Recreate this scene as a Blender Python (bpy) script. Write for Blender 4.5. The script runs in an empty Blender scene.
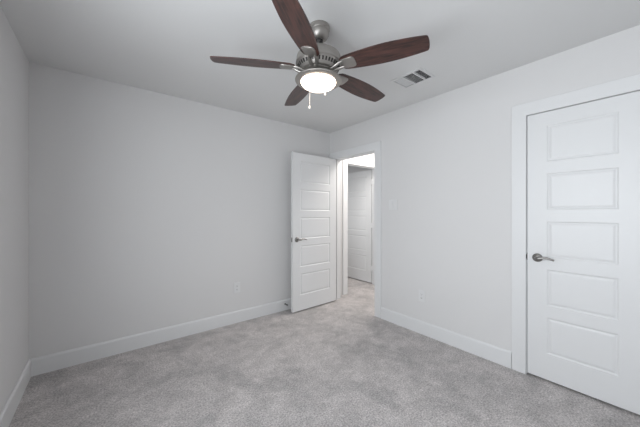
import bpy, bmesh, math, random
from mathutils import Vector, Matrix

R = math.radians
random.seed(7)
scene = bpy.context.scene

# ------------------------------------------------------------------ camera
CAM = (-2.6133, -3.062, 1.2828)
cam_data = bpy.data.cameras.new('camera')
cam_data.sensor_fit = 'HORIZONTAL'
cam_data.sensor_width = 36.0
cam_data.lens = 36.0 * 270.66 / 640.0
cam_data.shift_y = -1.5 / 640.0
cam_data.clip_start = 0.02
cam = bpy.data.objects.new('camera', cam_data)
cam.location = CAM
cam.rotation_euler = (R(90), 0, R(-38.44))
scene.collection.objects.link(cam)
scene.camera = cam

# ------------------------------------------------------------------ sky, daylight, exposure
world = bpy.data.worlds.new('sky')
scene.world = world
world.use_nodes = True
wb = world.node_tree.nodes['Background']
wb.inputs['Color'].default_value = (0.80, 0.90, 1.0, 1)
wb.inputs['Strength'].default_value = 1.0

WIN_Y0, WIN_Y1, WIN_Z0, WIN_Z1 = -3.30, -1.70, 0.70, 2.10
day = bpy.data.lights.new('window_daylight', 'AREA')
day.shape = 'RECTANGLE'
day.size = WIN_Z1 - WIN_Z0
day.size_y = WIN_Y1 - WIN_Y0
day.energy = 58.5
day.color = (0.92, 0.965, 1.0)
day_o = bpy.data.objects.new('window_daylight', day)
day_o.location = (-3.079 - 0.20, (WIN_Y0 + WIN_Y1) / 2, (WIN_Z0 + WIN_Z1) / 2)
day_o.rotation_euler = (0, R(-90), 0)
scene.collection.objects.link(day_o)

hall = bpy.data.lights.new('hall_lamp', 'AREA')
hall.shape = 'RECTANGLE'
hall.size = 0.70
hall.size_y = 1.00
hall.energy = 25.0
hall.color = (1.0, 0.955, 0.905)
hall_o = bpy.data.objects.new('hall_lamp', hall)
hall_o.location = (0.72, -0.72, 2.44)
scene.collection.objects.link(hall_o)

# daylight in the room past the hallway door
far = bpy.data.lights.new('far_room_daylight', 'AREA')
far.shape = 'RECTANGLE'
far.size = 1.3
far.size_y = 1.0
far.energy = 4.5
far.color = (0.95, 0.98, 1.0)
far_o = bpy.data.objects.new('far_room_daylight', far)
far_o.location = (0.14, 1.05, 1.35)
far_o.rotation_euler = (0, R(-90), 0)
scene.collection.objects.link(far_o)

vs = scene.view_settings
vs.view_transform = 'Standard'
vs.look = 'None'
vs.exposure = 0.14
vs.gamma = 1.0
vs.use_curve_mapping = False


# ------------------------------------------------------------------ materials
def mat(name, color, rough=0.6, metal=0.0, spec=0.5):
    m = bpy.data.materials.new(name)
    m.use_nodes = True
    b = m.node_tree.nodes['Principled BSDF']
    b.inputs['Base Color'].default_value = (*color, 1)
    b.inputs['Roughness'].default_value = rough
    b.inputs['Metallic'].default_value = metal
    b.inputs['Specular IOR Level'].default_value = spec
    return m


def bump(m, scale, strength, dist=0.002, detail=3.0):
    nt = m.node_tree
    tc = nt.nodes.new('ShaderNodeTexCoord')
    n = nt.nodes.new('ShaderNodeTexNoise')
    n.inputs['Scale'].default_value = scale
    n.inputs['Detail'].default_value = detail
    bp = nt.nodes.new('ShaderNodeBump')
    bp.inputs['Strength'].default_value = strength
    bp.inputs['Distance'].default_value = dist
    nt.links.new(tc.outputs['Object'], n.inputs['Vector'])
    nt.links.new(n.outputs['Fac'], bp.inputs['Height'])
    nt.links.new(bp.outputs['Normal'], nt.nodes['Principled BSDF'].inputs['Normal'])
    return m


M_WALL = bump(mat('grey_wall_paint', (0.735, 0.728, 0.727), 0.75, 0, 0.3), 140, 0.10)
M_CEIL = bump(mat('ceiling_paint', (0.75, 0.75, 0.748), 0.9, 0, 0.2), 120, 0.15)
M_TRIM = bump(mat('white_trim_paint', (0.776, 0.779, 0.784), 0.38), 60, 0.03, 0.001)
M_DOOR = bump(mat('white_door_paint', (0.776, 0.779, 0.784), 0.40), 90, 0.04, 0.001)
M_PLATE = mat('white_plastic', (0.765, 0.765, 0.768), 0.35)
M_VENT = mat('vent_enamel', (0.74, 0.74, 0.74), 0.6)
M_SLOT = mat('dark_slot', (0.03, 0.03, 0.03), 0.6)
M_NICKEL = bump(mat('satin_nickel', (0.29, 0.28, 0.27), 0.30, 1.0), 200, 0.03, 0.0005)
M_FAN = bump(mat('brushed_nickel_fan', (0.37, 0.35, 0.33), 0.42, 0.85), 150, 0.05, 0.0005)
M_DARKMET = mat('dark_metal', (0.035, 0.033, 0.032), 0.45, 0.5)
M_DUCT = mat('dark_duct', (0.05, 0.052, 0.055), 0.8)
M_RUBBER = mat('grey_rubber', (0.10, 0.10, 0.10), 0.7)
M_CHAIN = mat('pale_chain', (0.75, 0.73, 0.70), 0.35, 0.3)


def carpet_material():
    m = mat('grey_carpet', (0.3, 0.3, 0.3), 0.95, 0, 0.1)
    nt = m.node_tree
    N, L = nt.nodes, nt.links
    b = N['Principled BSDF']
    tc = N.new('ShaderNodeTexCoord')

    def noise(scale, detail, rough=0.6, dist=0.0):
        n = N.new('ShaderNodeTexNoise')
        n.inputs['Scale'].default_value = scale
        n.inputs['Detail'].default_value = detail
        n.inputs['Roughness'].default_value = rough
        n.inputs['Distortion'].default_value = dist
        L.new(tc.outputs['Object'], n.inputs['Vector'])
        return n

    def ramp(src, p0, c0, p1, c1):
        r = N.new('ShaderNodeValToRGB')
        r.color_ramp.elements[0].position = p0
        r.color_ramp.elements[0].color = (*c0, 1)
        r.color_ramp.elements[1].position = p1
        r.color_ramp.elements[1].color = (*c1, 1)
        L.new(src.outputs['Fac'], r.inputs['Fac'])
        return r

    def mul(a, c):
        x = N.new('ShaderNodeMix')
        x.data_type = 'RGBA'
        x.blend_type = 'MULTIPLY'
        x.inputs[0].default_value = 1.0
        L.new(a, x.inputs[6])
        L.new(c, x.inputs[7])
        return x.outputs[2]

    fine = ramp(noise(95, 4, 0.75), 0.36, (0.38, 0.360, 0.358), 0.64, (0.88, 0.838, 0.83))
    mid = ramp(noise(11, 5, 0.7, 0.5), 0.38, (0.80, 0.80, 0.80), 0.64, (1.0, 1.0, 1.0))
    big = ramp(noise(2.6, 4, 0.6, 0.8), 0.38, (0.80, 0.80, 0.80), 0.58, (1.0, 0.99, 0.985))
    c = mul(mul(fine.outputs['Color'], mid.outputs['Color']), big.outputs['Color'])
    L.new(c, b.inputs['Base Color'])
    h = noise(170, 3, 0.7)
    h2 = noise(30, 3, 0.6)
    add = N.new('ShaderNodeMath')
    add.operation = 'ADD'
    L.new(h.outputs['Fac'], add.inputs[0])
    L.new(h2.outputs['Fac'], add.inputs[1])
    bp = N.new('ShaderNodeBump')
    bp.inputs['Strength'].default_value = 0.7
    bp.inputs['Distance'].default_value = 0.006
    L.new(add.outputs[0], bp.inputs['Height'])
    L.new(bp.outputs['Normal'], b.inputs['Normal'])
    return m


def wood_material():
    m = mat('dark_walnut', (0.1, 0.04, 0.03), 0.36, 0, 0.6)
    nt = m.node_tree
    N, L = nt.nodes, nt.links
    tc = N.new('ShaderNodeTexCoord')
    mp = N.new('ShaderNodeMapping')
    mp.inputs['Scale'].default_value = (5.0, 42.0, 20.0)
    n = N.new('ShaderNodeTexNoise')
    n.inputs['Scale'].default_value = 1.4
    n.inputs['Detail'].default_value = 5
    n.inputs['Distortion'].default_value = 0.8
    r = N.new('ShaderNodeValToRGB')
    r.color_ramp.elements[0].position = 0.34
    r.color_ramp.elements[0].color = (0.013, 0.0075, 0.0065, 1)
    r.color_ramp.elements[1].position = 0.70
    r.color_ramp.elements[1].color = (0.100, 0.040, 0.032, 1)
    L.new(tc.outputs['Object'], mp.inputs['Vector'])
    L.new(mp.outputs['Vector'], n.inputs['Vector'])
    L.new(n.outputs['Fac'], r.inputs['Fac'])
    L.new(r.outputs['Color'], N['Principled BSDF'].inputs['Base Color'])
    return m


def emit_glass(name, color, strength):
    m = mat(name, (0.9, 0.88, 0.85), 0.35)
    b = m.node_tree.nodes['Principled BSDF']
    b.inputs['Emission Color'].default_value = (*color, 1)
    b.inputs['Emission Strength'].default_value = strength
    return m


def pane_material():
    m = bpy.data.materials.new('window_glass')
    m.use_nodes = True
    nt = m.node_tree
    nt.nodes.remove(nt.nodes['Principled BSDF'])
    tr = nt.nodes.new('ShaderNodeBsdfTransparent')
    gl = nt.nodes.new('ShaderNodeBsdfGlossy')
    gl.inputs['Roughness'].default_value = 0.02
    mx = nt.nodes.new('ShaderNodeMixShader')
    mx.inputs[0].default_value = 0.06
    nt.links.new(tr.outputs[0], mx.inputs[1])
    nt.links.new(gl.outputs[0], mx.inputs[2])
    nt.links.new(mx.outputs[0], nt.nodes['Material Output'].inputs['Surface'])
    return m


M_CARPET = carpet_material()
M_WOOD = wood_material()
M_BOWL = emit_glass('lit_frosted_glass', (1.0, 0.83, 0.66), 7.0)
M_GLASS = pane_material()


# ------------------------------------------------------------------ helpers
def obj(name, bm, m, parent=None, loc=(0, 0, 0), rot=(0, 0, 0), smooth=False):
    me = bpy.data.meshes.new(name)
    bmesh.ops.recalc_face_normals(bm, faces=bm.faces)
    bm.to_mesh(me)
    bm.free()
    if smooth:
        for p in me.polygons:
            p.use_smooth = True
        try:
            me.set_sharp_from_angle(angle=R(38))
        except Exception:
            pass
    me.materials.append(m)
    o = bpy.data.objects.new(name, me)
    o.location = loc
    o.rotation_euler = rot
    scene.collection.objects.link(o)
    if parent:
        o.parent = parent
    return o


def empty(name, loc, rotz=0.0, rot=None):
    o = bpy.data.objects.new(name, None)
    o.empty_display_size = 0.1
    o.location = loc
    o.rotation_euler = rot if rot else (0, 0, rotz)
    scene.collection.objects.link(o)
    return o


def tag(o, label, cat, kind=None, group=None):
    o['label'] = label
    o['category'] = cat
    if kind:
        o['kind'] = kind
    if group:
        o['group'] = group
    return o


def box(bm, x0, x1, y0, y1, z0, z1, bev=0.0, seg=2):
    M = Matrix.Translation(((x0 + x1) / 2, (y0 + y1) / 2, (z0 + z1) / 2)) @ \
        Matrix.Diagonal((abs(x1 - x0), abs(y1 - y0), abs(z1 - z0), 1))
    r = bmesh.ops.create_cube(bm, size=1.0, matrix=M)
    if bev > 0:
        vset = set(r['verts'])
        es = [e for e in bm.edges if e.verts[0] in vset and e.verts[1] in vset]
        bmesh.ops.bevel(bm, geom=es, offset=bev, segments=seg, profile=0.5, affect='EDGES')
    return r['verts']


def lathe(bm, prof, n=40, M=None):
    """revolve (r, z) pairs about z; r = 0 closes the end"""
    M = M or Matrix.Identity(4)
    rings = []
    for r, z in prof:
        if r <= 1e-6:
            rings.append([bm.verts.new(M @ Vector((0, 0, z)))])
        else:
            rings.append([bm.verts.new(M @ Vector((r * math.cos(2 * math.pi * i / n), r * math.sin(2 * math.pi * i / n), z))) for i in range(n)])
    for a, b in zip(rings[:-1], rings[1:]):
        if len(a) == 1 and len(b) == 1:
            continue
        for i in range(n):
            j = (i + 1) % n
            if len(a) == 1:
                bm.faces.new((a[0], b[i], b[j]))
            elif len(b) == 1:
                bm.faces.new((a[i], a[j], b[0]))
            else:
                bm.faces.new((a[i], a[j], b[j], b[i]))


def tube(bm, pts, radii, n=12, squash=1.0):
    pts = [Vector(p) for p in pts]
    if not hasattr(radii, '__len__'):
        radii = [radii] * len(pts)
    rings = []
    up0 = Vector((0, 0, 1))
    for i, p in enumerate(pts):
        t = (pts[min(i + 1, len(pts) - 1)] - pts[max(i - 1, 0)]).normalized()
        u = up0 if abs(t.dot(up0)) < 0.95 else Vector((1, 0, 0))
        a = t.cross(u).normalized()
        b = a.cross(t).normalized()
        rings.append([bm.verts.new(p + radii[i] * (a * math.cos(2 * math.pi * k / n) * squash + b * math.sin(2 * math.pi * k / n))) for k in range(n)])
    for A, B in zip(rings[:-1], rings[1:]):
        for k in range(n):
            bm.faces.new((A[k], A[(k + 1) % n], B[(k + 1) % n], B[k]))
    bm.faces.new(list(reversed(rings[0])))
    bm.faces.new(rings[-1])


def prism(bm, outline, z0, z1):
    """extrude a closed (x, y) outline between two heights"""
    a = [bm.verts.new((x, y, z0)) for x, y in outline]
    b = [bm.verts.new((x, y, z1)) for x, y in outline]
    n = len(a)
    bm.faces.new(list(reversed(a)))
    bm.faces.new(b)
    for i in range(n):
        bm.faces.new((a[i], a[(i + 1) % n], b[(i + 1) % n], b[i]))


def new():
    return bmesh.new()


def slab(name, m, boxes, label, cat):
    bm = new()
    for b in boxes:
        box(bm, *b)
    return tag(obj(name, bm, m), label, cat, 'structure')


# ------------------------------------------------------------------ room shell
W, H, T = 3.079, 2.452, 0.115
YR = -4.05                 # wall behind the camera
HC = 2.045                 # head of the door openings
D1A, D1B = -0.105, -0.865  # bedroom doorway
D2A, D2B = -2.401, -3.016  # closet doorway
HX0, HX1 = 0.36, 1.10      # hall doorway in the end wall of the hall
HX_END = 1.42              # far side of the hall

slab('floor', M_CARPET, [(-W, 1.9, YR, 2.0, -0.08, 0.0)],
     'mottled grey carpet covering the whole room and hallway floor', 'floor')
# ceiling with the hole of the duct
VX0, VX1, VY0, VY1 = -0.602, -0.402, -1.835, -1.575
slab('ceiling', M_CEIL, [(-W - T, VX0, YR - T, 2.1, H, H + 0.1), (VX1, 2.0, YR - T, 2.1, H, H + 0.1),
                         (VX0, VX1, VY1, 2.1, H, H + 0.1), (VX0, VX1, YR - T, VY0, H, H + 0.1)],
     'flat matte grey-white ceiling above the fan', 'ceiling')
slab('wall_back', M_WALL, [(-W, HX0 - 0.02, 0, T, 0, H), (HX0 - 0.02, HX1 + 0.02, 0, T, HC + 0.02, H), (HX1 + 0.02, HX_END, 0, T, 0, H)],
     'wide plain pale grey wall behind the open door', 'wall')
slab('wall_right', M_WALL, [(0, T, D1A + 0.02, 0, 0, H), (0, T, D1B - 0.02, D1A + 0.02, HC + 0.02, H),
                            (0, T, D2A + 0.02, D1B - 0.02, 0, H), (0, T, D2B - 0.02, D2A + 0.02, HC + 0.02, H),
                            (0, T, YR, D2B - 0.02, 0, H)],
     'pale grey wall between the doorway and the closet door', 'wall')
slab('wall_left', M_WALL, [(-W - T, -W, WIN_Y1, T, 0, H), (-W - T, -W, YR - T, WIN_Y0, 0, H),
                           (-W - T, -W, WIN_Y0, WIN_Y1, 0, WIN_Z0), (-W - T, -W, WIN_Y0, WIN_Y1, WIN_Z1, H)],
     'grey wall along the left edge of the view', 'wall')
slab('wall_rear', M_WALL, [(-W, T, YR - T, YR, 0, H)], 'plain grey wall behind the viewer', 'wall')
slab('wall_hall', M_WALL, [(HX_END, HX_END + T, -2.3, T, 0, H), (T, HX_END + T, -2.4, -2.3, 0, H)],
     'pale wall on the far side of the hallway', 'wall')
slab('wall_far', M_WALL, [(0.0, T, T, 1.9, 0, H), (1.75, 1.85, T, 1.9, 0, H), (0.0, 1.85, 1.9, 2.0, 0, H)],
     'unlit walls of the room past the hallway door', 'wall')
slab('wall_closet', M_WALL, [(0.75, 0.85, YR, -2.4, 0, H), (T, 0.75, YR - 0.1, YR, 0, H)],
     'walls inside the closet behind its closed door', 'wall')

# window in the left wall, beside the viewer
wf = tag(empty('window_1', (-W - T / 2, (WIN_Y0 + WIN_Y1) / 2, WIN_Z0)), 'white framed daylight window in the left wall beside the viewer', 'window', 'structure')
hw, hh = (WIN_Y1 - WIN_Y0) / 2, WIN_Z1 - WIN_Z0
bm = new()
box(bm, -0.04, 0.04, -hw, -hw + 0.045, 0, hh)
box(bm, -0.04, 0.04, hw - 0.045, hw, 0, hh)
box(bm, -0.04, 0.04, -hw + 0.045, hw - 0.045, 0, 0.045)
box(bm, -0.04, 0.04, -hw + 0.045, hw - 0.045, hh - 0.045, hh)
box(bm, -0.025, 0.025, -hw + 0.045, hw - 0.045, hh / 2 - 0.022, hh / 2 + 0.022)
obj('window_frame', bm, M_TRIM, wf)
bm = new()
box(bm, -0.004, 0.004, -hw + 0.045, hw - 0.045, 0.045, hh / 2 - 0.022)
box(bm, -0.004, 0.004, -hw + 0.045, hw - 0.045, hh / 2 + 0.022, hh - 0.045)
obj('window_pane', bm, M_GLASS, wf)
bm = new()
box(bm, 0.0575, 0.10, -hw - 0.04, hw + 0.04, -0.025, -0.001, 0.004)
obj('window_sill', bm, M_TRIM, wf)


# ------------------------------------------------------------------ baseboards
def baseboard(name, p, q, nrm, label, hb=0.137, t=0.014):
    """profile with an eased top edge, swept from p to q; nrm points into the room"""
    p, q, nv = Vector((*p, 0)), Vector((*q, 0)), Vector((*nrm, 0))
    prof = [(0.0005, 0), (t, 0), (t, hb - 0.016), (t - 0.002, hb - 0.010), (t - 0.006, hb - 0.003), (t - 0.009, hb), (0.0005, hb)]
    bm = new()
    A = [bm.verts.new(p + nv * a + Vector((0, 0, z))) for a, z in prof]
    B = [bm.verts.new(q + nv * a + Vector((0, 0, z))) for a, z in prof]
    n = len(A)
    for i in range(n):
        bm.faces.new((A[i], A[(i + 1) % n], B[(i + 1) % n], B[i]))
    bm.faces.new(A)
    bm.faces.new(list(reversed(B)))
    return tag(obj(name, bm, M_TRIM), label, 'baseboard', 'structure')


CW, CT = 0.094, 0.015      # casing width and thickness
baseboard('baseboard_back', (-W + 0.0142, 0), (-0.001, 0), (0, -1), 'long white baseboard along the foot of the wide grey wall')
baseboard('baseboard_right', (0, D1B - CW - 0.006), (0, D2A + CW + 0.006), (-1, 0), 'white baseboard between the doorway and the closet door')
baseboard('baseboard_left', (-W, 0.0), (-W, YR + 0.001), (1, 0), 'white baseboard along the left wall')
baseboard('baseboard_rear', (-W + 0.0142, YR), (-0.001, YR), (0, 1), 'white baseboard behind the viewer')
baseboard('baseboard_hall', (HX_END, -2.29), (HX_END, -0.001), (-1, 0), 'white baseboard on the far side of the hallway')


# ------------------------------------------------------------------ door casings and jambs (built in the plane of the wall, then placed)
def casing(name, span, depth, label, loc, rotz, front_only=False, z_head=HC):
    """opening of width `span` along local x from 0; wall front at local y=0, back at y=-depth; local +y looks out of the wall"""
    root = tag(empty(name, loc, rotz), label, 'door frame', 'structure')
    r = 0.003
    faces = [(0.0005, CT)] if front_only else [(0.0005, CT), (-depth - CT, -depth - 0.0005)]
    bm = new()
    for y0, y1 in faces:
        out = [(-r - CW, 0), (-r - CW, z_head + r + CW), (span + r + CW, z_head + r + CW), (span + r + CW, 0),
               (span + r, 0), (span + r, z_head + r), (-r, z_head + r), (-r, 0)]
        a = [bm.verts.new((x, y0, z)) for x, z in out]
        b = [bm.verts.new((x, y1, z)) for x, z in out]
        bm.faces.new(a)
        bm.faces.new(list(reversed(b)))
        for k in range(8):
            bm.faces.new((a[k], b[k], b[(k + 1) % 8], a[(k + 1) % 8]))
    es = [e for e in bm.edges if abs(e.verts[0].co.y - e.verts[1].co.y) < 1e-6]
    bmesh.ops.bevel(bm, geom=es, offset=0.003, segments=2, profile=0.5, affect='EDGES')
    obj('casing', bm, M_TRIM, root)
    bm = new()
    box(bm, -0.0195, 0, -depth, 0, 0, z_head)
    box(bm, span, span + 0.0195, -depth, 0, 0, z_head)
    box(bm, -0.0195, span + 0.0195, -depth, 0, z_head, z_head + 0.0195)
    obj('jamb', bm, M_TRIM, root)
    return root


def add_stop(root, span, y0, y1):
    bm = new()
    box(bm, 0.0004, 0.011, y0, y1, 0, HC - 0.0004)
    box(bm, span - 0.011, span - 0.0004, y0, y1, 0, HC - 0.0004)
    box(bm, 0.011, span - 0.011, y0, y1, HC - 0.011, HC - 0.0004)
    obj('stop', bm, M_TRIM, root)


# local x -> world +y (rotz 90), local y -> world -x
t1 = casing('trim_1', D1A - D1B, T, 'white casing around the open doorway to the hall', (0, D1B, 0), R(90))
add_stop(t1, D1A - D1B, -0.075, -0.040)
t2 = casing('trim_2', D2A - D2B, T, 'white casing around the closed closet door', (0, D2B, 0), R(90), True)
add_stop(t2, D2A - D2B, -0.075, -0.040)
# hall end wall: room side faces -y
t3 = casing('trim_3', HX1 - HX0, T, 'white casing of the inner hallway door seen through the doorway', (HX1, 0, 0), R(180))
add_stop(t3, HX1 - HX0, -0.075, -0.040)
bm = new()
for z in (0.286, 1.046, 1.816):      # hinge leaves on the jamb of the hallway door
    box(bm, 0.0004, 0.0024, -0.150, -0.078, z - 0.045, z + 0.045)
obj('hinge_leaf', bm, M_TRIM, t3)
# strike plate of the closet latch, a bent lip on the jamb
bm = new()
box(bm, D2A - D2B - 0.0018, D2A - D2B + 0.0005, -0.030, -0.0004, 0.903, 0.960)
box(bm, D2A - D2B - 0.0018, D2A - D2B + 0.0105, -0.0004, 0.0035, 0.914, 0.949, 0.001)
s = obj('strike_plate', bm, M_DARKMET, t2)
s['label'] = 'small dark metal strike plate'


# ------------------------------------------------------------------ five-panel doors
def door_leaf(w, h=2.024, t=0.035, stile=0.121):
    bm = new()
    panels = [(0.197 + 0.3625 * i, 0.197 + 0.3625 * i + 0.274) for i in range(5)]
    rings = [(0.0, 0.0), (0.004, 0.0035), (0.009, 0.0058), (0.014, 0.0058), (0.022, 0.0025), (0.028, 0.0016)]
    for side in (0, 1):
        def V(x, z, d):
            return bm.verts.new((x, d if side == 0 else t - d, z))
        xs = [0, stile, w - stile, w]
        zs = [0]
        for a, b in panels:
            zs += [a, b]
        zs.append(h)
        grid = [[V(x, z, 0) for x in xs] for z in zs]
        for j in range(len(zs) - 1):
            for i in range(3):
                is_panel = (i == 1 and j % 2 == 1)
                q = [grid[j][i], grid[j][i + 1], grid[j + 1][i + 1], grid[j + 1][i]]
                if not is_panel:
                    bm.faces.new(q)
                    continue
                prev = q
                for ins, dep in rings[1:]:
                    x0, x1, z0, z1 = xs[1] + ins, xs[2] - ins, zs[j] + ins, zs[j + 1] - ins
                    cur = [V(x0, z0, dep), V(x1, z0, dep), V(x1, z1, dep), V(x0, z1, dep)]
                    for k in range(4):
                        bm.faces.new((prev[k], prev[(k + 1) % 4], cur[(k + 1) % 4], cur[k]))
                    prev = cur
                bm.faces.new(prev)
    # edges
    def quad(a):
        bm.faces.new([bm.verts.new(c) for c in a])
    quad(((0, 0, 0), (0, t, 0), (0, t, h), (0, 0, h)))
    quad(((w, 0, 0), (w, t, 0), (w, t, h), (w, 0, h)))
    quad(((0, 0, 0), (w, 0, 0), (w, t, 0), (0, t, 0)))
    quad(((0, 0, h), (w, 0, h), (w, t, h), (0, t, h)))
    bmesh.ops.remove_doubles(bm, verts=bm.verts, dist=1e-5)
    return bm


def lever(root, w, t, zc, side):
    """rosette, neck and waved lever; side +1 = face at y=t, -1 = face at y=0. The lever points at the hinge."""
    xc = w - 0.064
    y0 = t if side > 0 else 0.0
    s = side
    bm = new()
    M = Matrix.Translation((xc, y0, zc)) @ Matrix.Rotation(R(-90 * s), 4, 'X')
    lathe(bm, [(0, 0.0003), (0.033, 0.0003), (0.033, 0.004), (0.030, 0.009), (0.022, 0.0125), (0.013, 0.015), (0.012, 0.016), (0, 0.016)], 32, M)
    o = obj('lever_handle', bm, M_NICKEL, root, smooth=True)
    o['label'] = 'satin nickel lever handle'
    bm = new()
    pts = []
    for k in range(5):
        pts.append((xc, y0 + s * (0.014 + 0.011 * k), zc))
    pts += [(xc - 0.006, y0 + s * 0.064, zc + 0.001), (xc - 0.018, y0 + s * 0.068, zc + 0.001)]
    for k in range(1, 11):
        u = k / 10.0
        pts.append((xc - 0.018 - 0.092 * u, y0 + s * (0.068 - 0.006 * math.sin(u * math.pi)), zc + 0.010 * math.sin(u * math.pi * 1.2) + 0.004 * u * u))
    rad = [0.011, 0.0105, 0.010, 0.010, 0.0105, 0.011, 0.0105] + [0.0102 - 0.0040 * (k / 10.0) for k in range(1, 11)]
    tube(bm, pts, rad, 14)
    obj('lever', bm, M_NICKEL, o, smooth=True)


def hinge(root, z, t):
    bm = new()
    box(bm, -0.0022, -0.0003, 0.003, t - 0.001, z - 0.045, z + 0.045)
    lathe(bm, [(0, z - 0.047), (0.0055, z - 0.047), (0.0055, z + 0.047), (0.003, z + 0.050), (0, z + 0.051)], 14, Matrix.Translation((-0.004, -0.004, 0)))
    h = obj('hinge', bm, M_NICKEL, root, smooth=True)
    h['label'] = 'satin nickel hinge'


def door(name, w, loc, rotz, label, t=0.035):
    root = tag(empty(name, loc, rotz), label, 'door', 'structure')
    obj('door_leaf', door_leaf(w), M_DOOR, root)
    zc = 0.915
    lever(root, w, t, zc, 1)
    lever(root, w, t, zc, -1)
    for z in (0.27, 1.03, 1.80):
        hinge(root, z, t)
    bm = new()
    box(bm, w + 0.0002, w + 0.0016, 0.006, t - 0.006, zc - 0.028, zc + 0.028)
    box(bm, w + 0.0016, w + 0.0030, 0.011, t - 0.011, zc - 0.009, zc + 0.009, 0.001)
    lp = obj('latch_plate', bm, M_NICKEL, root)
    lp['label'] = 'small metal latch plate'
    return root


door('door_1', 0.757, (-0.012, -0.122, 0.016), R(182.0), 'white five-panel door standing open against the wide grey wall')
door('door_2', 0.607, (0.035, D2B + 0.0035, 0.016), R(90), 'closed white five-panel closet door at the right edge')
door('door_3', 0.733, (1.146, 0.152, 0.016), R(90), 'white five-panel door in the hallway, seen through the doorway')


# ------------------------------------------------------------------ outlets, switch, door stop
def outlet(name, loc, rotz, label):
    """local -y looks into the room"""
    root = tag(empty(name, loc, rotz), label, 'outlet')
    bm = new()
    box(bm, -0.037, 0.037, -0.006, -0.0004, -0.060, 0.060, 0.002)
    obj('cover_plate', bm, M_PLATE, root)
    for sz in (-0.0195, 0.0195):
        bm = new()
        out = []
        for k in range(24):
            a = 2 * math.pi * k / 24
            out.append((0.0170 * math.cos(a), max(-0.0135, min(0.0135, 0.0170 * math.sin(a)))))
        prism(bm, out, 0, 0.0022)
        rc = obj('receptacle', bm, M_PLATE, root, loc=(0, -0.0062, sz), rot=(R(90), 0, 0))
        bm = new()
        box(bm, -0.0075, -0.0055, -0.004, 0.006, 0.0021, 0.0026)
        box(bm, 0.0055, 0.0075, -0.003, 0.006, 0.0021, 0.0026)
        lathe(bm, [(0, 0.0021), (0.0026, 0.0021), (0.0026, 0.0026), (0, 0.0026)], 12, Matrix.Translation((0, -0.0085, 0)))
        obj('slot', bm, M_SLOT, rc)
    bm = new()
    lathe(bm, [(0, 0), (0.0035, 0), (0.003, 0.0012), (0, 0.0015)], 12)
    obj('screw', bm, M_PLATE, root, loc=(0, -0.0061, 0), rot=(R(90), 0, 0))
    return root


outlet('wall_outlet', (-1.415, 0, 0.405), 0, 'white electrical outlet low on the wide grey wall, left of the open door')
outlet('wall_outlet', (0, -1.497, 0.400), R(-90), 'white electrical outlet low on the right wall, below the light switch')

sw = tag(empty('light_switch', (0, -1.135, 1.365), R(-90)), 'white double rocker light switch beside the doorway', 'switch')
bm = new()
box(bm, -0.0585, 0.0585, -0.006, -0.0004, -0.060, 0.060, 0.002)
obj('cover_plate', bm, M_PLATE, sw)
for sx in (-0.023, 0.023):
    bm = new()
    v = [(-0.0165, -0.0063, -0.033), (0.0165, -0.0063, -0.033), (0.0165, -0.0063, 0.033), (-0.0165, -0.0063, 0.033),
         (-0.0165, -0.0075, -0.033), (0.0165, -0.0075, -0.033), (0.0165, -0.0115, 0.033), (-0.0165, -0.0115, 0.033)]
    q = [bm.verts.new((x + sx, y, z)) for x, y, z in v]
    for f in ((0, 1, 2, 3), (4, 5, 6, 7), (0, 1, 5, 4), (1, 2, 6, 5), (2, 3, 7, 6), (3, 0, 4, 7)):
        bm.faces.new([q[k] for k in f])
    obj('rocker', bm, M_PLATE, sw)

ds = tag(empty('door_stop', (-0.775, -0.014, 0.083)), 'small spring door stop on the baseboard beside the open door', 'door stop')
bm = new()
lathe(bm, [(0, 0.0004), (0.011, 0.0004), (0.011, 0.004), (0.006, 0.006), (0, 0.006)], 20)
obj('base', bm, M_NICKEL, ds, rot=(R(90), 0, 0), smooth=True)
bm = new()
pts = [(0.0052 * math.cos(k * 0.7), -0.006 - 0.00035 * k, 0.0052 * math.sin(k * 0.7)) for k in range(110)]
tube(bm, pts, 0.0013, 6)
obj('spring', bm, M_NICKEL, ds, smooth=True)
bm = new()
lathe(bm, [(0, 0), (0.0085, 0), (0.009, 0.006), (0.007, 0.011), (0, 0.012)], 18)
obj('tip', bm, M_RUBBER, ds, loc=(0, -0.0445, 0), rot=(R(90), 0, 0), smooth=True)


# ------------------------------------------------------------------ ceiling register
vc = ((VX0 + VX1) / 2, (VY0 + VY1) / 2)
vent = tag(empty('air_vent', (vc[0], vc[1], H)), 'white louvred air vent in the ceiling right of the fan', 'vent')
hx, hy = (VX1 - VX0) / 2, (VY1 - VY0) / 2
bm = new()
fl = 0.020
box(bm, -hx - fl, hx + fl, -hy - fl, -hy + 0.004, -0.006, -0.0004, 0.002)
box(bm, -hx - fl, hx + fl, hy - 0.004, hy + fl, -0.006, -0.0004, 0.002)
box(bm, -hx - fl, -hx + 0.004, -hy + 0.004, hy - 0.004, -0.006, -0.0004)
box(bm, hx - 0.004, hx + fl, -hy + 0.004, hy - 0.004, -0.006, -0.0004)
divs = [VY0 + 0.065 - vc[1], VY0 + 0.164 - vc[1]]
for y in divs:
    box(bm, -hx + 0.004, hx - 0.004, y - 0.004, y + 0.004, -0.006, 0.012)
obj('frame', bm, M_VENT, vent)
bm = new()   # sheet-metal duct above the opening
g = 0.002
box(bm, -hx + 0.0005, -hx + g, -hy + 0.0005, hy - 0.0005, 0.001, 0.20)
box(bm, hx - g, hx - 0.0005, -hy + 0.0005, hy - 0.0005, 0.001, 0.20)
box(bm, -hx + g, hx - g, -hy + 0.0005, -hy + g, 0.001, 0.20)
box(bm, -hx + g, hx - g, hy - g, hy - 0.0005, 0.001, 0.20)
box(bm, -hx, hx, -hy, hy, 0.20, 0.205)
d = obj('duct', bm, M_DUCT, vent)
sections = [(-hy + 0.006, divs[0] - 0.006, 44, 5), (divs[0] + 0.006, divs[1] - 0.006, 62, 6), (divs[1] + 0.006, hy - 0.006, 138, 7)]
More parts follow.
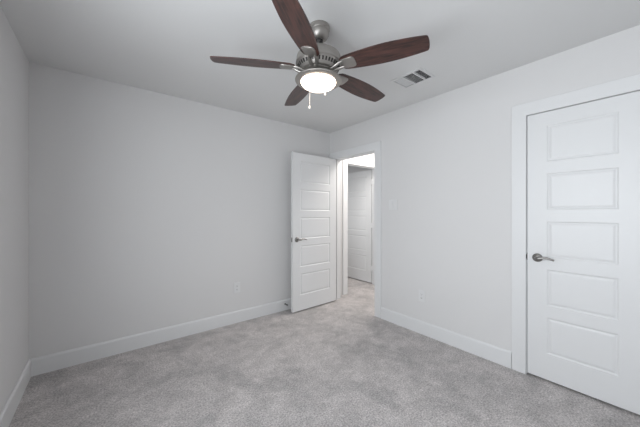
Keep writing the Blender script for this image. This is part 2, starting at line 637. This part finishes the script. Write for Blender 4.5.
for y0, y1, ang, n in sections:
    for k in range(n):
        y = y0 + (y1 - y0) * (k + 0.5) / n
        bm = new()
        box(bm, -hx + 0.004, hx - 0.004, -0.0075, 0.0075, -0.0006, 0.0006)
        obj('louvre', bm, M_VENT, vent, loc=(0, y, 0.0035), rot=(R(ang), 0, 0))


# ------------------------------------------------------------------ ceiling fan
yaw = 38.44
fw = Vector((math.sin(R(yaw)), math.cos(R(yaw)), 0))
rt = Vector((math.cos(R(yaw)), -math.sin(R(yaw)), 0))
FAN = Vector((CAM[0], CAM[1], 0)) + 1.71 * (fw + rt * (-0.5 / 270.66))
fan = tag(empty('ceiling_fan', (FAN.x, FAN.y, H)), 'brushed nickel ceiling fan with five dark walnut blades and a lit bowl', 'ceiling fan')


# the hanger lets the fan lean a touch from the plumb line
TILT = Matrix.Rotation(R(1.2), 4, fw)
fan.rotation_euler = TILT.to_euler()


def Z(z):
    return z - H


bm = new()
lathe(bm, [(0, Z(2.4515)), (0.064, Z(2.4515)), (0.0655, Z(2.444)), (0.065, Z(2.426)), (0.060, Z(2.421)), (0.061, Z(2.412)), (0.058, Z(2.394)), (0.047, Z(2.376)),
           (0.034, Z(2.367)), (0.022, Z(2.365)), (0, Z(2.365))], 48)
obj('canopy', bm, M_FAN, fan, rot=TILT.inverted().to_euler(), smooth=True)
bm = new()
lathe(bm, [(0, Z(2.368)), (0.0245, Z(2.366)), (0.023, Z(2.350)), (0.014, Z(2.340)), (0, Z(2.339))], 28)
o = obj('hanger_ball', bm, M_DARKMET, fan, smooth=True)
o['label'] = 'black hanger ball under the canopy'
bm = new()
lathe(bm, [(0, Z(2.37)), (0.0125, Z(2.37)), (0.0125, Z(2.30)), (0.024, Z(2.298)), (0.026, Z(2.283)), (0, Z(2.283))], 24)
obj('downrod', bm, M_FAN, fan, smooth=True)
bm = new()
lathe(bm, [(0, Z(2.286)), (0.040, Z(2.286)), (0.095, Z(2.283)), (0.122, Z(2.276)), (0.135, Z(2.264)), (0.140, Z(2.250)), (0.141, Z(2.222)), (0.144, Z(2.220)),
           (0.144, Z(2.211)), (0.139, Z(2.208)), (0.134, Z(2.200)), (0.122, Z(2.180)), (0.108, Z(2.168)), (0.0, Z(2.166))], 64)
motor = obj('motor_housing', bm, M_FAN, fan, smooth=True)
bm = new()
for k in range(40):
    a = 2 * math.pi * k / 40
    M = Matrix.Rotation(a, 4, 'Z') @ Matrix.Translation((0.1286, 0, Z(2.189))) @ Matrix.Rotation(R(30), 4, 'Y')
    vs_ = box(bm, -0.0015, 0.0022, -0.0046, 0.0046, -0.0105, 0.0105)
    bmesh.ops.transform(bm, matrix=M, verts=vs_)
o = obj('cooling_slots', bm, M_DARKMET, motor)
o['label'] = 'ring of dark cooling slots'
o['kind'] = 'stuff'
bm = new()
lathe(bm, [(0, Z(2.1655)), (0.096, Z(2.1655)), (0.098, Z(2.158)), (0.090, Z(2.153)), (0.060, Z(2.150)), (0.058, Z(2.128)), (0, Z(2.128))], 48)
obj('switch_housing', bm, M_FAN, fan, smooth=True)
bm = new()
lathe(bm, [(0.0, Z(2.1275)), (0.060, Z(2.1275)), (0.120, Z(2.124)), (0.142, Z(2.119)), (0.147, Z(2.113)), (0.146, Z(2.107)), (0.134, Z(2.102)), (0.113, Z(2.1005)),
           (0.1105, Z(2.104)), (0.0, Z(2.106))], 64)
obj('light_fitter', bm, M_FAN, fan, smooth=True)
bm = new()
prof = [(0, Z(2.1035)), (0.1095, Z(2.1035))]
for k in range(0, 13):
    a = k / 12 * math.pi / 2
    prof.append((0.109 * math.cos(a) if k < 12 else 0, Z(2.099) - 0.042 * math.sin(a)))
lathe(bm, prof, 56)
o = obj('glass_bowl', bm, M_BOWL, fan, smooth=True)
o['label'] = 'glowing frosted glass light bowl'


def blade_outline():
    """half widths along the blade, eased into a slightly bowed tip"""
    x0, x1 = 0.150, 0.640
    top = []
    n = 26
    for k in range(n + 1):
        u = k / n
        x = x0 + (x1 - x0) * u
        w = 0.050 + 0.021 * math.sin(min(u / 0.55, 1.0) * math.pi / 2)
        if u > 0.55:
            w -= 0.020 * ((u - 0.55) / 0.45) ** 1.7
        if u < 0.06:
            w -= 0.016 * (1 - u / 0.06) ** 2
        top.append((x, w))
    # nearly square tip: small corner radius and a slightly bowed end
    tip = [(x1 + 0.004, 0.0475), (x1 + 0.007, 0.043), (x1 + 0.010, 0.030), (x1 + 0.012, 0.012), (x1 + 0.012, -0.012), (x1 + 0.010, -0.030), (x1 + 0.007, -0.043), (x1 + 0.004, -0.0475)]
    return top + tip + [(x, -w) for x, w in reversed(top)]


BLADE_Z = Z(2.187)
PITCH = R(-12)
for az in (149.0, 74.0, 3.0, -64.5, -143.0):
    br = obj_b = None
    bm = new()
    prism(bm, blade_outline(), -0.003, 0.003)
    es = [e for e in bm.edges if abs(e.verts[0].co.z - e.verts[1].co.z) < 1e-6]
    bmesh.ops.bevel(bm, geom=es, offset=0.0012, segments=2, profile=0.5, affect='EDGES')
    bmesh.ops.rotate(bm, cent=(0, 0, 0), matrix=Matrix.Rotation(PITCH, 3, 'X'), verts=bm.verts)
    bl = obj('blade', bm, M_WOOD, fan, loc=(0, 0, BLADE_Z), rot=(0, 0, R(az)))
    bl['label'] = 'dark walnut fan blade'
    # blade iron: a paddle screwed under the blade root and an arm to the motor
    bm = new()
    out = []
    for x, w in ((0.148, 0.026), (0.160, 0.033), (0.185, 0.038), (0.215, 0.041), (0.232, 0.039), (0.241, 0.031), (0.244, 0.016)):
        out.append((x, w))
    out = out + [(x, -w) for x, w in reversed(out)]
    prism(bm, out, -0.0085, -0.0036)
    es = [e for e in bm.edges if abs(e.verts[0].co.z + 0.0085) < 1e-5 and abs(e.verts[1].co.z + 0.0085) < 1e-5]
    bmesh.ops.bevel(bm, geom=es, offset=0.0022, segments=2, profile=0.5, affect='EDGES')
    bmesh.ops.rotate(bm, cent=(0, 0, 0), matrix=Matrix.Rotation(PITCH, 3, 'X'), verts=bm.verts)
    for sgn in (-1, 1):
        pts = [(0.086, sgn * 0.012, -0.026), (0.105, sgn * 0.017, -0.024), (0.128, sgn * 0.022, -0.016), (0.150, sgn * 0.022, -0.009 - sgn * 0.004), (0.166, sgn * 0.020, -0.0075 - sgn * 0.004)]
        tube(bm, pts, [0.0085, 0.008, 0.0075, 0.007, 0.004], 10, 1.3)
    obj('blade_iron', bm, M_FAN, bl, smooth=True)


def chain(px, dist, z0, z1, fob_label):
    p = Vector((CAM[0], CAM[1], 0)) + dist * (fw + rt * ((px - 320) / 270.66)) - FAN
    bm = new()
    lathe(bm, [(0, Z(z0)), (0.0013, Z(z0)), (0.0013, Z(z1)), (0, Z(z1))], 8, Matrix.Translation((p.x, p.y, 0)))
    n = int((z0 - z1) / 0.006)
    for k in range(n):
        bmesh.ops.create_icosphere(bm, subdivisions=1, radius=0.0021, matrix=Matrix.Translation((p.x, p.y, Z(z0 - 0.006 * (k + 0.5)))))
    c = obj('pull_chain', bm, M_CHAIN, fan, smooth=True)
    bm = new()
    lathe(bm, [(0, Z(z1) + 0.004), (0.003, Z(z1) + 0.002), (0.0075, Z(z1) - 0.008), (0.008, Z(z1) - 0.014), (0.005, Z(z1) - 0.021), (0, Z(z1) - 0.023)], 16,
          Matrix.Translation((p.x, p.y, 0)))
    f = obj('chain_fob', bm, M_CHAIN, c, smooth=True)
    f['label'] = fob_label


chain(310.9, 1.83, 2.104, 2.000, 'small pale pull fob')
chain(326.3, 1.835, 2.104, 2.094, 'small pale pull fob')
